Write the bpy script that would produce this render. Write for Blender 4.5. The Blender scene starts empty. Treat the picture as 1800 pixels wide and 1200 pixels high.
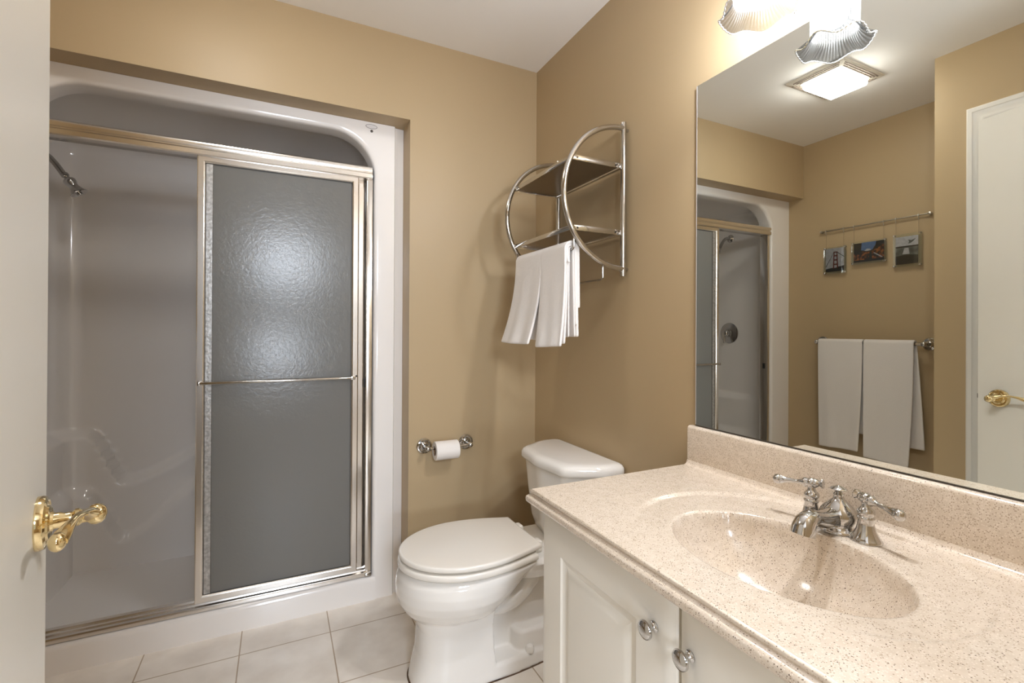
import bpy, bmesh, math, random
from math import sin, cos, pi, radians, sqrt, atan2
from mathutils import Vector, Matrix

random.seed(7)
S = bpy.context.scene
COL = S.collection

# ------------------------------------------------------------------ camera
F = Vector((0.43965411, 0.89816255, 0.00288115))
R = Vector((0.89814741, -0.43966345, 0.00522312))
U = Vector((-0.00595795, -0.00029133, 0.99998221))
cam_data = bpy.data.cameras.new('camera')
cam_data.sensor_fit = 'HORIZONTAL'
cam_data.sensor_width = 36.0
cam_data.lens = 835.705 * 36.0 / 1800.0
cam_data.shift_y = -22.52 / 1800.0
cam_data.clip_start = 0.02
cam = bpy.data.objects.new('camera', cam_data)
COL.objects.link(cam)
cam.matrix_world = Matrix((
    (R.x, U.x, -F.x, -1.1249),
    (R.y, U.y, -F.y, -2.0367),
    (R.z, U.z, -F.z, 1.1806),
    (0, 0, 0, 1)))
S.camera = cam

# ------------------------------------------------------------------ world, exposure
S.view_settings.view_transform = 'Standard'
S.view_settings.look = 'None'
S.view_settings.gamma = 1.0
S.view_settings.use_curve_mapping = False
S.view_settings.exposure = 0.86
W = bpy.data.worlds.new('world')
S.world = W
W.use_nodes = True
W.node_tree.nodes['Background'].inputs[0].default_value = (0.75, 0.86, 1.0, 1)
W.node_tree.nodes['Background'].inputs[1].default_value = 0.4
cy = S.cycles
cy.use_denoising = True
cy.max_bounces = 14
cy.diffuse_bounces = 7
cy.glossy_bounces = 8
cy.transmission_bounces = 10
cy.transparent_max_bounces = 16
cy.caustics_reflective = False
cy.caustics_refractive = False
cy.sample_clamp_indirect = 6.0

BULB = 450.0          # emission strength of the vanity bulbs
FAN = 17.0            # emission strength of the ceiling light lens
FILL = 20.0            # watts of the added fill lights in the hall


def area_light(name, loc, target, sx, sy, power, color):
    d = bpy.data.lights.new(name, 'AREA')
    d.shape = 'RECTANGLE'
    d.size, d.size_y = sx, sy
    d.energy = power
    d.color = color
    o = bpy.data.objects.new(name, d)
    COL.objects.link(o)
    o.location = loc
    o.rotation_euler = (Vector(target) - Vector(loc)).to_track_quat('-Z', 'Y').to_euler()
    return o


# added fill lights in the hall: cool light and glass glows, their source assumed
area_light('added_fill_upper', (-1.12, -3.50, 1.92), (-1.12, 0, 1.92), 0.60, 0.42, FILL, (0.80, 0.88, 1.0))
area_light('added_fill_lower', (-1.16, -3.50, 0.93), (-1.16, 0, 0.93), 0.36, 0.30, FILL * 0.5, (0.80, 0.88, 1.0))


# ------------------------------------------------------------------ materials
def mat(name, color=(0.8, 0.8, 0.8), rough=0.5, metal=0.0, spec=0.5, coat=0.0, bump=None, mottle=None,
        transmission=0.0, sheen=0.0, emit=None, ior=1.5):
    m = bpy.data.materials.new(name)
    m.use_nodes = True
    nt = m.node_tree
    b = nt.nodes['Principled BSDF']
    b.inputs['Base Color'].default_value = (*color, 1)
    b.inputs['Roughness'].default_value = rough
    b.inputs['Metallic'].default_value = metal
    b.inputs['Specular IOR Level'].default_value = spec
    b.inputs['Coat Weight'].default_value = coat
    b.inputs['Coat Roughness'].default_value = 0.05
    b.inputs['Transmission Weight'].default_value = transmission
    b.inputs['Sheen Weight'].default_value = sheen
    b.inputs['IOR'].default_value = ior
    if emit:
        b.inputs['Emission Color'].default_value = (*emit[0], 1)
        b.inputs['Emission Strength'].default_value = emit[1]
    tc = nt.nodes.new('ShaderNodeTexCoord')
    if mottle:
        sc, c2, lo, hi = mottle
        n = nt.nodes.new('ShaderNodeTexNoise')
        n.inputs['Scale'].default_value = sc
        n.inputs['Detail'].default_value = 5
        nt.links.new(tc.outputs['Object'], n.inputs['Vector'])
        r = nt.nodes.new('ShaderNodeValToRGB')
        r.color_ramp.elements[0].position = lo
        r.color_ramp.elements[0].color = (*color, 1)
        r.color_ramp.elements[1].position = hi
        r.color_ramp.elements[1].color = (*c2, 1)
        nt.links.new(n.outputs['Fac'], r.inputs['Fac'])
        nt.links.new(r.outputs['Color'], b.inputs['Base Color'])
    if bump:
        sc, st = bump[:2]
        n = nt.nodes.new('ShaderNodeTexNoise')
        n.inputs['Scale'].default_value = sc
        n.inputs['Detail'].default_value = bump[2] if len(bump) > 2 else 3
        nt.links.new(tc.outputs['Object'], n.inputs['Vector'])
        bp = nt.nodes.new('ShaderNodeBump')
        bp.inputs['Strength'].default_value = st
        bp.inputs['Distance'].default_value = 0.002
        nt.links.new(n.outputs['Fac'], bp.inputs['Height'])
        nt.links.new(bp.outputs['Normal'], b.inputs['Normal'])
    return m


WALL_C = (0.455, 0.345, 0.205)
M = {}
M['wall'] = mat('tan_wall_paint', WALL_C, 0.42, spec=0.35, bump=(160, 0.06))
M['ceiling'] = mat('ceiling_paint', (0.91, 0.90, 0.885), 0.85, spec=0.2, bump=(120, 0.08))
M['trim'] = mat('white_trim_paint', (0.78, 0.76, 0.71), 0.35, bump=(60, 0.03))
M['door'] = mat('white_door_paint', (0.78, 0.76, 0.70), 0.38, bump=(70, 0.04))
M['gel'] = mat('white_gelcoat', (0.84, 0.81, 0.78), 0.12, spec=0.5, coat=0.3, bump=(14, 0.02, 1))
M['china'] = mat('vitreous_china', (0.80, 0.775, 0.735), 0.07, spec=0.5, coat=0.5)
M['seat'] = mat('toilet_seat_plastic', (0.80, 0.765, 0.705), 0.15, spec=0.5)
M['chrome'] = mat('polished_chrome', (0.58, 0.57, 0.56), 0.05, metal=1)
M['satin'] = mat('brushed_nickel', (0.55, 0.53, 0.50), 0.12, metal=1, bump=(90, 0.02))
M['alu'] = mat('bright_aluminium', (0.86, 0.83, 0.79), 0.20, metal=1, bump=(40, 0.03))
M['brass'] = mat('polished_brass', (0.80, 0.65, 0.37), 0.10, metal=1)
M['dark'] = mat('dark_rubber', (0.012, 0.012, 0.012), 0.6)
M['glazegasket'] = mat('black_gasket', (0.03, 0.028, 0.025), 0.5)  # black gasket around each shower pane
M['cab'] = mat('cream_cabinet', (0.80, 0.765, 0.69), 0.32, bump=(50, 0.03))
M['towel'] = mat('white_terry', (0.83, 0.79, 0.755), 0.95, spec=0.1, sheen=0.3, bump=(420, 0.9, 4))
M['paper'] = mat('white_tissue', (0.83, 0.79, 0.75), 0.9, spec=0.1, bump=(300, 0.25))
M['card'] = mat('brown_card', (0.30, 0.20, 0.12), 0.9)
M['plastic'] = mat('cream_plastic', (0.74, 0.70, 0.62), 0.45)
M['sticker'] = mat('silver_sticker', (0.62, 0.60, 0.60), 0.3, metal=0.4)
M['wire'] = mat('thin_wire', (0.55, 0.52, 0.46), 0.3, metal=1)
M['rivet'] = mat('rivet_dark', (.08, .07, .06), .4, metal=1)
M['mottled'] = mat('mottled_aluminium', (0.34, 0.33, 0.31), 0.35, metal=0.6, mottle=(90, (0.52, 0.51, 0.49), .35, .65), bump=(90, .5))  # imitates the rear stile blurred by pebbled glass
M['stripedge'] = mat('dark_strip_edge', (0.12, 0.105, 0.09), 0.4)
M['carpet'] = mat('hall_carpet', (0.45, 0.40, 0.34), 0.95, bump=(300, 0.6))


def mirror_mat():
    m = bpy.data.materials.new('mirror_silvering')
    m.use_nodes = True
    nt = m.node_tree
    b = nt.nodes['Principled BSDF']
    b.inputs['Metallic'].default_value = 1
    b.inputs['Roughness'].default_value = 0.0
    tc = nt.nodes.new('ShaderNodeTexCoord')
    n = nt.nodes.new('ShaderNodeTexNoise')
    n.inputs['Scale'].default_value = 5
    n.inputs['Detail'].default_value = 6
    nt.links.new(tc.outputs['Object'], n.inputs['Vector'])
    r = nt.nodes.new('ShaderNodeValToRGB')
    r.color_ramp.elements[0].position = 0.35
    r.color_ramp.elements[0].color = (0.85, 0.865, 0.81, 1)
    r.color_ramp.elements[1].position = 0.7
    r.color_ramp.elements[1].color = (0.87, 0.88, 0.83, 1)
    nt.links.new(n.outputs['Fac'], r.inputs['Fac'])
    nt.links.new(r.outputs['Color'], b.inputs['Base Color'])
    return m


M['mirror'] = mirror_mat()


def marble_mat():
    m = mat('speckled_cultured_marble', (0.60, 0.45, 0.32), 0.16, spec=0.5, coat=0.35)
    nt = m.node_tree
    b = nt.nodes['Principled BSDF']
    tc = nt.nodes.new('ShaderNodeTexCoord')

    def cloud(scale, lo, hi):
        n = nt.nodes.new('ShaderNodeTexNoise')
        n.inputs['Scale'].default_value = scale
        n.inputs['Detail'].default_value = 4
        nt.links.new(tc.outputs['Object'], n.inputs['Vector'])
        r = nt.nodes.new('ShaderNodeValToRGB')
        r.color_ramp.elements[0].position = lo
        r.color_ramp.elements[1].position = hi
        nt.links.new(n.outputs['Fac'], r.inputs['Fac'])
        return r.outputs['Color']

    def speck(scale, rad, share, seed):
        """round grains: cells of a voronoi pattern, only a share of them filled"""
        mp = nt.nodes.new('ShaderNodeMapping')
        mp.inputs['Location'].default_value = (seed, seed * 2, seed * 3)
        nt.links.new(tc.outputs['Object'], mp.inputs['Vector'])
        v = nt.nodes.new('ShaderNodeTexVoronoi')
        v.inputs['Scale'].default_value = scale
        nt.links.new(mp.outputs['Vector'], v.inputs['Vector'])
        a = nt.nodes.new('ShaderNodeMath')
        a.operation = 'LESS_THAN'
        nt.links.new(v.outputs['Distance'], a.inputs[0])
        a.inputs[1].default_value = rad
        sp = nt.nodes.new('ShaderNodeSeparateColor')
        nt.links.new(v.outputs['Color'], sp.inputs[0])
        b_ = nt.nodes.new('ShaderNodeMath')
        b_.operation = 'LESS_THAN'
        nt.links.new(sp.outputs[0], b_.inputs[0])
        b_.inputs[1].default_value = share
        m_ = nt.nodes.new('ShaderNodeMath')
        m_.operation = 'MULTIPLY'
        nt.links.new(a.outputs[0], m_.inputs[0])
        nt.links.new(b_.outputs[0], m_.inputs[1])
        return m_.outputs[0]

    def mix(fac, a, c):
        x = nt.nodes.new('ShaderNodeMix')
        x.data_type = 'RGBA'
        nt.links.new(fac, x.inputs[0])
        if isinstance(a, tuple):
            x.inputs[6].default_value = (*a, 1)
        else:
            nt.links.new(a, x.inputs[6])
        x.inputs[7].default_value = (*c, 1)
        return x.outputs[2]

    c = mix(cloud(50, 0.35, 0.65), (0.63, 0.535, 0.43), (0.70, 0.605, 0.50))
    c = mix(speck(420, 0.42, 0.30, 5), c, (0.78, 0.69, 0.59))
    c = mix(speck(380, 0.37, 0.22, 2), c, (0.40, 0.31, 0.23))
    c = mix(speck(370, 0.34, 0.09, 3), c, (0.13, 0.09, 0.065))
    nt.links.new(c, b.inputs['Base Color'])
    return m


M['marble'] = marble_mat()


def tile_mat():
    m = mat('ceramic_floor_tile', (0.75, 0.68, 0.60), 0.28, spec=0.45)
    nt = m.node_tree
    b = nt.nodes['Principled BSDF']
    tc = nt.nodes.new('ShaderNodeTexCoord')
    mp = nt.nodes.new('ShaderNodeMapping')
    mp.vector_type = 'POINT'
    sx, sy = 1 / 0.309, 1 / 0.300
    mp.inputs['Scale'].default_value = (sx, sy, 1)
    mp.inputs['Location'].default_value = (0.63 * sx, 0.06 * sy, 0)
    nt.links.new(tc.outputs['Object'], mp.inputs['Vector'])
    br = nt.nodes.new('ShaderNodeTexBrick')
    br.offset = 0
    br.squash = 1
    br.inputs['Scale'].default_value = 1
    br.inputs['Brick Width'].default_value = 1
    br.inputs['Row Height'].default_value = 1
    br.inputs['Mortar Size'].default_value = 0.0075
    br.inputs['Mortar Smooth'].default_value = 0.15
    br.inputs['Color1'].default_value = (0.84, 0.785, 0.715, 1)
    br.inputs['Color2'].default_value = (0.87, 0.815, 0.745, 1)
    br.inputs['Mortar'].default_value = (0.46, 0.36, 0.26, 1)
    nt.links.new(mp.outputs['Vector'], br.inputs['Vector'])
    n = nt.nodes.new('ShaderNodeTexNoise')
    n.inputs['Scale'].default_value = 9
    n.inputs['Detail'].default_value = 8
    nt.links.new(tc.outputs['Object'], n.inputs['Vector'])
    r = nt.nodes.new('ShaderNodeValToRGB')
    r.color_ramp.elements[0].position = 0.3
    r.color_ramp.elements[0].color = (0.86, 0.84, 0.82, 1)
    r.color_ramp.elements[1].position = 0.65
    r.color_ramp.elements[1].color = (1, 1, 1, 1)
    nt.links.new(n.outputs['Fac'], r.inputs['Fac'])
    x = nt.nodes.new('ShaderNodeMix')
    x.data_type = 'RGBA'
    x.blend_type = 'MULTIPLY'
    x.inputs[0].default_value = 1
    nt.links.new(br.outputs['Color'], x.inputs[6])
    nt.links.new(r.outputs['Color'], x.inputs[7])
    nt.links.new(x.outputs[2], b.inputs['Base Color'])
    bp = nt.nodes.new('ShaderNodeBump')
    bp.invert = True
    bp.inputs['Strength'].default_value = 0.5
    bp.inputs['Distance'].default_value = 0.002
    nt.links.new(br.outputs['Fac'], bp.inputs['Height'])
    nt.links.new(bp.outputs['Normal'], b.inputs['Normal'])
    return m


M['tile'] = tile_mat()


def mix_mat(name, build):
    m = bpy.data.materials.new(name)
    m.use_nodes = True
    nt = m.node_tree
    nt.nodes.remove(nt.nodes['Principled BSDF'])
    out = nt.nodes['Material Output']
    nt.links.new(build(nt), out.inputs['Surface'])
    return m


def shader(nt, kind, **kw):
    n = nt.nodes.new('ShaderNodeBsdf' + kind)
    for k, v in kw.items():
        n.inputs[k].default_value = v
    return n


def mixs(nt, f, a, b):
    x = nt.nodes.new('ShaderNodeMixShader')
    if isinstance(f, float):
        x.inputs[0].default_value = f
    else:
        nt.links.new(f, x.inputs[0])
    nt.links.new(a, x.inputs[1])
    nt.links.new(b, x.inputs[2])
    return x.outputs[0]


def frosted(nt):
    tc = nt.nodes.new('ShaderNodeTexCoord')
    n = nt.nodes.new('ShaderNodeTexNoise')
    n.inputs['Scale'].default_value = 85
    n.inputs['Detail'].default_value = 3
    n.inputs['Distortion'].default_value = 0.6
    nt.links.new(tc.outputs['Object'], n.inputs['Vector'])
    bp = nt.nodes.new('ShaderNodeBump')
    bp.inputs['Strength'].default_value = 0.26
    bp.inputs['Distance'].default_value = 0.002
    nt.links.new(n.outputs['Fac'], bp.inputs['Height'])
    d = shader(nt, 'Diffuse', Color=(0.62, 0.61, 0.575, 1))
    t = shader(nt, 'Translucent', Color=(0.72, 0.71, 0.68, 1))
    p = shader(nt, 'Refraction', Color=(0.80, 0.82, 0.80, 1), Roughness=0.05, IOR=1.12)
    g = shader(nt, 'Glossy', Color=(0.9, 0.9, 0.9, 1), Roughness=0.20)
    for s in (p, g):
        nt.links.new(bp.outputs['Normal'], s.inputs['Normal'])
    a = mixs(nt, 0.5, d.outputs[0], t.outputs[0])
    a = mixs(nt, 0.48, a, p.outputs[0])
    fr = nt.nodes.new('ShaderNodeFresnel')
    fr.inputs['IOR'].default_value = 1.42
    return mixs(nt, fr.outputs[0], a, g.outputs[0])


M['frosted'] = mix_mat('pebbled_obscure_glass', frosted)


def shade_glass(nt):
    t = shader(nt, 'Transparent', Color=(0.29, 0.295, 0.305, 1))
    tr = shader(nt, 'Translucent', Color=(0.95, 0.96, 1.0, 1))
    df = shader(nt, 'Diffuse', Color=(0.95, 0.96, 1.0, 1))
    g = shader(nt, 'Glossy', Color=(1, 1, 1, 1), Roughness=0.12)
    at = nt.nodes.new('ShaderNodeAttribute')
    at.attribute_name = 'rib'
    ml = nt.nodes.new('ShaderNodeMath')
    ml.operation = 'MULTIPLY_ADD'
    nt.links.new(at.outputs['Fac'], ml.inputs[0])
    ml.inputs[1].default_value = 0.055
    ml.inputs[2].default_value = 0.004
    body = mixs(nt, ml.outputs[0], t.outputs[0], mixs(nt, 0.5, tr.outputs[0], df.outputs[0]))
    edge = mixs(nt, 0.25, t.outputs[0], g.outputs[0])
    lw = nt.nodes.new('ShaderNodeLayerWeight')
    lw.inputs['Blend'].default_value = 0.4
    return mixs(nt, lw.outputs['Facing'], body, edge)


M['shade'] = mix_mat('ribbed_clear_glass', shade_glass)


def clear(nt):
    t = shader(nt, 'Transparent', Color=(0.975, 0.99, 0.98, 1))
    g = shader(nt, 'Glossy', Color=(1, 1, 1, 1), Roughness=0.03)
    fr = nt.nodes.new('ShaderNodeFresnel')
    fr.inputs['IOR'].default_value = 1.45
    return mixs(nt, fr.outputs[0], t.outputs[0], g.outputs[0])


M['clear'] = mix_mat('clear_acrylic', clear)


def mesh_sheet(nt):
    tc = nt.nodes.new('ShaderNodeTexCoord')
    w = nt.nodes.new('ShaderNodeTexVoronoi')
    w.inputs['Scale'].default_value = 260
    w.inputs['Randomness'].default_value = 0.0
    nt.links.new(tc.outputs['Object'], w.inputs['Vector'])
    r = nt.nodes.new('ShaderNodeValToRGB')
    r.color_ramp.elements[0].position = 0.36
    r.color_ramp.elements[1].position = 0.44
    nt.links.new(w.outputs['Distance'], r.inputs['Fac'])
    t = shader(nt, 'Transparent', Color=(1, 1, 1, 1))
    g = shader(nt, 'Glossy', Color=(0.50, 0.45, 0.39, 1), Roughness=0.35)
    return mixs(nt, r.outputs['Color'], t.outputs[0], g.outputs[0])


M['meshsheet'] = mix_mat('perforated_steel_sheet', mesh_sheet)


def emissive(name, color, strength):
    m = bpy.data.materials.new(name)
    m.use_nodes = True
    nt = m.node_tree
    nt.nodes.remove(nt.nodes['Principled BSDF'])
    e = nt.nodes.new('ShaderNodeEmission')
    e.inputs[0].default_value = (*color, 1)
    e.inputs[1].default_value = strength
    nt.links.new(e.outputs[0], nt.nodes['Material Output'].inputs['Surface'])
    return m


M['bulb'] = emissive('lit_bulb', (0.95, 0.965, 1.0), BULB)
M['lens'] = emissive('lit_lens', (1.0, 0.965, 0.91), FAN)


# ------------------------------------------------------------------ mesh helpers
class G:
    """collects vertices and faces in world coordinates"""

    def __init__(s):
        s.v, s.f, s.m = [], [], []
        s.mi = 0

    def add(s, vs, fs):
        b = len(s.v)
        s.v += [tuple(v) for v in vs]
        for f in fs:
            s.f.append([b + i for i in f])
            s.m.append(s.mi)
        return s

    def box(s, lo, hi, bevel=0.0, seg=2):
        bm = bmesh.new()
        bmesh.ops.create_cube(bm, size=1)
        c = [(a + b) / 2 for a, b in zip(lo, hi)]
        d = [abs(b - a) for a, b in zip(lo, hi)]
        for v in bm.verts:
            v.co = Vector([c[i] + v.co[i] * d[i] for i in range(3)])
        if bevel:
            bmesh.ops.bevel(bm, geom=list(bm.edges), offset=bevel, segments=seg, profile=0.5, affect='EDGES')
        bm.verts.index_update()
        s.add([v.co for v in bm.verts], [[v.index for v in f.verts] for f in bm.faces])
        bm.free()
        return s

    def loft(s, rings, cap0=True, cap1=True, closed=True):
        n = len(rings[0])
        vs = [p for r in rings for p in r]
        fs = []
        for i in range(len(rings) - 1):
            for j in range(n if closed else n - 1):
                k = (j + 1) % n
                fs.append([i * n + j, i * n + k, (i + 1) * n + k, (i + 1) * n + j])
        if cap0:
            fs.append(list(range(n))[::-1])
        if cap1:
            fs.append([(len(rings) - 1) * n + j for j in range(n)])
        return s.add(vs, fs)

    def lathe(s, prof, origin, axis=(0, 0, 1), seg=32, cap=True):
        a = Vector(axis).normalized()
        q = a.to_track_quat('Z', 'Y')
        o = Vector(origin)
        rings = []
        for r, h in prof:
            r = max(r, 1e-5)
            rings.append([o + q @ Vector((r * cos(2 * pi * k / seg), r * sin(2 * pi * k / seg), h)) for k in range(seg)])
        return s.loft(rings, cap, cap)

    def tube(s, pts, r, seg=12, closed=False, flat=None):
        pts = [Vector(p) for p in pts]
        n = len(pts)
        rr = r if isinstance(r, (list, tuple)) else [r] * n
        tang = []
        for i in range(n):
            a = pts[i - 1] if (i > 0 or closed) else pts[i]
            b = pts[(i + 1) % n] if (i < n - 1 or closed) else pts[i]
            tang.append((b - a).normalized())
        t0 = tang[0]
        up = Vector((0, 0, 1)) if abs(t0.z) < 0.9 else Vector((0, 1, 0))
        x = t0.cross(up).normalized()
        rings = []
        for i in range(n):
            t = tang[i]
            x = (x - t * x.dot(t)).normalized()
            y = t.cross(x)
            ky = flat if flat else 1.0
            rings.append([pts[i] + x * rr[i] * cos(2 * pi * k / seg) + y * rr[i] * ky * sin(2 * pi * k / seg) for k in range(seg)])
        if closed:
            rings.append(rings[0])
            return s.loft(rings, False, False)
        return s.loft(rings)

    def prism(s, poly, axis, a, b):
        """extrude a closed 2-D polygon along an axis; poly gives the other two coordinates in order"""
        def P(u, w, t):
            return {0: (t, u, w), 1: (u, t, w), 2: (u, w, t)}[axis]
        return s.loft([[P(u, w, a) for u, w in poly], [P(u, w, b) for u, w in poly]])

    def grid(s, fn, nu, nv):
        vs = [fn(i / nu, j / nv) for i in range(nu + 1) for j in range(nv + 1)]
        fs = [[i * (nv + 1) + j, i * (nv + 1) + j + 1, (i + 1) * (nv + 1) + j + 1, (i + 1) * (nv + 1) + j]
              for i in range(nu) for j in range(nv)]
        return s.add(vs, fs)

    def sphere(s, c, r, seg=20, sq=(1, 1, 1)):
        n = seg // 2
        rings = [[(c[0] + sq[0] * r * sin(pi * i / n) * cos(2 * pi * k / seg),
                   c[1] + sq[1] * r * sin(pi * i / n) * sin(2 * pi * k / seg),
                   c[2] - sq[2] * r * cos(pi * i / n)) for k in range(seg)] for i in range(1, n)]
        return s.loft(rings)


def wloc(o):
    v = Vector((0, 0, 0))
    while o is not None:
        v += o.location
        o = o.parent
    return v


def obj(name, g, material, parent=None, smooth=35, recalc=True, origin=None):
    me = bpy.data.meshes.new(name)
    o = bpy.data.objects.new(name, me)
    COL.objects.link(o)
    if parent is not None:
        o.parent = parent
        off = wloc(parent)
    elif origin is not None:
        off = Vector(origin)
        o.location = off
    else:
        xs, ys, zs = zip(*g.v)
        off = Vector(((min(xs) + max(xs)) / 2, (min(ys) + max(ys)) / 2, min(zs)))
        o.location = off
    me.from_pydata([Vector(v) - off for v in g.v], [], g.f)
    mats = material if isinstance(material, (list, tuple)) else [material]
    for mm in mats:
        me.materials.append(mm)
    if len(mats) > 1:
        me.polygons.foreach_set('material_index', g.m)
    if recalc:
        bm = bmesh.new()
        bm.from_mesh(me)
        bmesh.ops.recalc_face_normals(bm, faces=bm.faces)
        bm.to_mesh(me)
        bm.free()
    if smooth:
        me.polygons.foreach_set('use_smooth', [True] * len(me.polygons))
        me.set_sharp_from_angle(angle=radians(smooth))
    me.update()
    return o


def tag(o, label=None, cat=None, group=None, kind=None):
    if label:
        o['label'] = label
    if cat:
        o['category'] = cat
    if group:
        o['group'] = group
    if kind:
        o['kind'] = kind
    return o


def thing(name, loc, label, cat, group=None):
    o = bpy.data.objects.new(name, None)
    COL.objects.link(o)
    o.location = loc
    o.empty_display_size = 0.05
    return tag(o, label, cat, group)


def struct(name, g, material, label=None, cat=None, **kw):
    o = obj(name, g, material, None, **kw)
    return tag(o, label, cat, None, 'structure')


def arc(c, r, a0, a1, n):
    return [(c[0] + r * cos(a0 + (a1 - a0) * i / n), c[1] + r * sin(a0 + (a1 - a0) * i / n)) for i in range(n + 1)]


def sstep(a, b, x):
    t = min(1, max(0, (x - a) / (b - a)))
    return t * t * (3 - 2 * t)


# ------------------------------------------------------------------ room dimensions
XL, XR_ALC, ZT, REC = -2.089, -0.622, 2.086, 0.10
H = 2.44
XB, YB = -1.595, -0.925        # closet bump-out face and its corner
YF = -1.945                    # front wall face
YF2 = -2.065

# ------------------------------------------------------------------ setting
struct('floor', G().box((XL - .1, -3.7, -.05), (0.1, .95, 0)), M['tile'], 'square cream ceramic tiles with tan grout lines', 'floor', origin=(0, 0, 0), smooth=None)
struct('ceiling', G().box((XL - .1, -3.7, H), (0.1, .95, H + .05)), M['ceiling'], 'plain off-white painted ceiling', 'ceiling', smooth=None)
g = G()
g.box((0, YF, 0), (.1, .95, H))
struct('wall_right', g, M['wall'], 'tan painted wall behind the mirror, rack and toilet tank', 'wall', smooth=None)
g = G()
g.box((XR_ALC, 0, 0), (0, .13, H))
g.box((XL, 0, ZT), (XR_ALC, .13, H))
struct('wall_back', g, M['wall'], 'tan painted wall around the shower opening', 'wall', smooth=None)
g = G()
g.prism([(XL, .95), (XL, YB), (XB, YB), (XB, -1.105), (XB - .10, -1.105), (XB - .10, YB - .1), (XL - .1, YB - .1), (XL - .1, .95)], 2, 0, H)
g.box((XB - .1, -1.83, 2.09), (XB, -1.105, H))
g.box((XB - .1, YF, 0), (XB, -1.83, H))
struct('wall_left', g, M['wall'], 'tan painted wall with towels and a stepped-out closet corner, seen in the mirror', 'wall', smooth=None)
g = G()
DW0, DW1 = -1.285, -0.52
g.box((XB - .1, YF2, 0), (DW0, YF, H))
g.box((DW1, YF2, 0), (.1, YF, H))
g.box((DW0, YF2, 2.06), (DW1, YF, H))
struct('wall_front', g, M['wall'], 'tan painted wall around the entry doorway', 'wall', smooth=None)
# shell behind the shower unit
g = G()
g.box((XL - .1, .90, 0), (.1, .95, H))
struct('wall_rear', g, M['wall'], 'framing wall behind the shower unit', 'wall', smooth=None)
# hall beyond the doorway, with an assumed, unseen window added for the light
g = G()
g.box((-2.3, -3.75, 0), (-1.50, -3.65, H))
g.box((-0.60, -3.75, 0), (0.1, -3.65, H))
g.box((-1.50, -3.75, 2.15), (-0.60, -3.65, H))
g.box((-1.50, -3.75, 0), (-0.60, -3.65, 0.72))
g.box((-2.3, -3.65, 0), (-2.2, YF2, H))
g.box((0.0, -3.65, 0), (0.1, YF2, H))
struct('wall_hall', g, M['wall'], 'tan hall walls beyond the entry doorway', 'wall', smooth=None)
wn = struct('assumed_window_1', G().box((-1.50, -3.70, 1.42), (-0.60, -3.66, 1.46)).box((-1.50, -3.70, .72), (-1.46, -3.66, 2.15))
            .box((-.64, -3.70, .72), (-.60, -3.66, 2.15)).box((-1.5, -3.7, .72), (-.6, -3.66, .76)).box((-1.5, -3.7, 2.11), (-.6, -3.66, 2.15)),
            M['trim'], 'assumed two-sash hall window beyond the doorway', 'window')
obj('pane', G().box((-1.46, -3.69, .76), (-.64, -3.685, 1.42)).box((-1.46, -3.69, 1.46), (-.64, -3.685, 2.11)), M['clear'], wn)


# closet door and its casing on the bump-out (seen in the mirror behind the open entry door)
def casing(y0, y1, ztop, x, w):
    """moulded casing, left, right and head, mitred; face looks to +x"""
    prof = [(0, 0), (0, .011), (.006, .016), (.020, .016), (.024, .013), (.044, .010), (.050, .012), (w - .004, .010), (w, .006), (w, 0)]
    g = G()
    rings = []
    for yo, zo, oy, oz in ((y1, 0, 1, 0), (y1, ztop, 1, 1), (y0, ztop, -1, 1), (y0, 0, -1, 0)):
        rings.append([(x + d, yo - oy * t, (zo - oz * t) if zo else 0.0) for t, d in prof])
    g.loft(rings)
    return g


struct('trim_1', casing(-1.893, -1.042, 2.155, XB, .063), M['trim'], 'white moulded casing around the closet door', 'trim')
g = G()
g.box((XB - .09, -1.825, 0.01), (XB - .055, -1.11, 2.085), .002)
struct('door_2', g, M['door'], 'white closet door behind the open entry door', 'door')
struct('trim_2', casing(DW0 - .055 - 1.0, DW0 - 1.0, 2.12, 0, .05) if False else G().box((DW0 - .005, YF2, 0), (DW0 + .018, YF, 2.06)).box((DW1 - .018, YF2, 0), (DW1 + .005, YF, 2.06)).box((DW0, YF2, 2.042), (DW1, YF, 2.065)),
       M['trim'], 'white jamb lining of the entry doorway', 'trim')

# ------------------------------------------------------------------ entry door, open into the room
E = Vector((-1.4205, -1.140))          # latch edge, face side
HNG = Vector((-1.268, -1.893))
dv = (E - HNG).normalized()
nv = Vector((dv.y, -dv.x))              # towards the room (+x)
if nv.x < 0:
    nv = -nv


def dp(t, n, z):
    """t metres back from the latch edge along the face, n metres out of the face"""
    p = E - dv * t + nv * n
    return (p.x, p.y, z)


DL = (E - HNG).length
poly = [dp(0, 0, 0)[:2], dp(0, -.035, 0)[:2], dp(DL, -.035, 0)[:2], dp(DL, 0, 0)[:2]]
d1 = struct('door_1', G().prism(poly, 2, .012, 2.035), M['door'], 'flat white entry door standing open, with a brass lever', 'door', smooth=None, origin=(HNG.x, HNG.y, 0))
n3, t3 = Vector((nv.x, nv.y, 0)), Vector((-dv.x, -dv.y, 0))
LZ = 0.925
LT = 0.070
rc = Vector(dp(LT, 0, LZ))
ros = G().lathe([(.0345, 0), (.0345, .005), (.033, .0085), (.029, .0105), (.0275, .009), (.024, .009), (.022, .012), (.018, .0135), (.0165, .0125), (.013, .0125), (.012, .016)], rc, n3, 40)
rs = obj('rosette', ros, M['brass'], d1)
lev = G()
lev.lathe([(.0105, .010), (.0105, .022), (.0085, .026), (.0085, .034), (.0115, .037), (.0115, .041), (.009, .044), (.009, .049), (.0125, .053), (.014, .058), (.0125, .064), (.0085, .068), (.002, .070)], rc, n3, 28)
pp = []
rr = []
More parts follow.
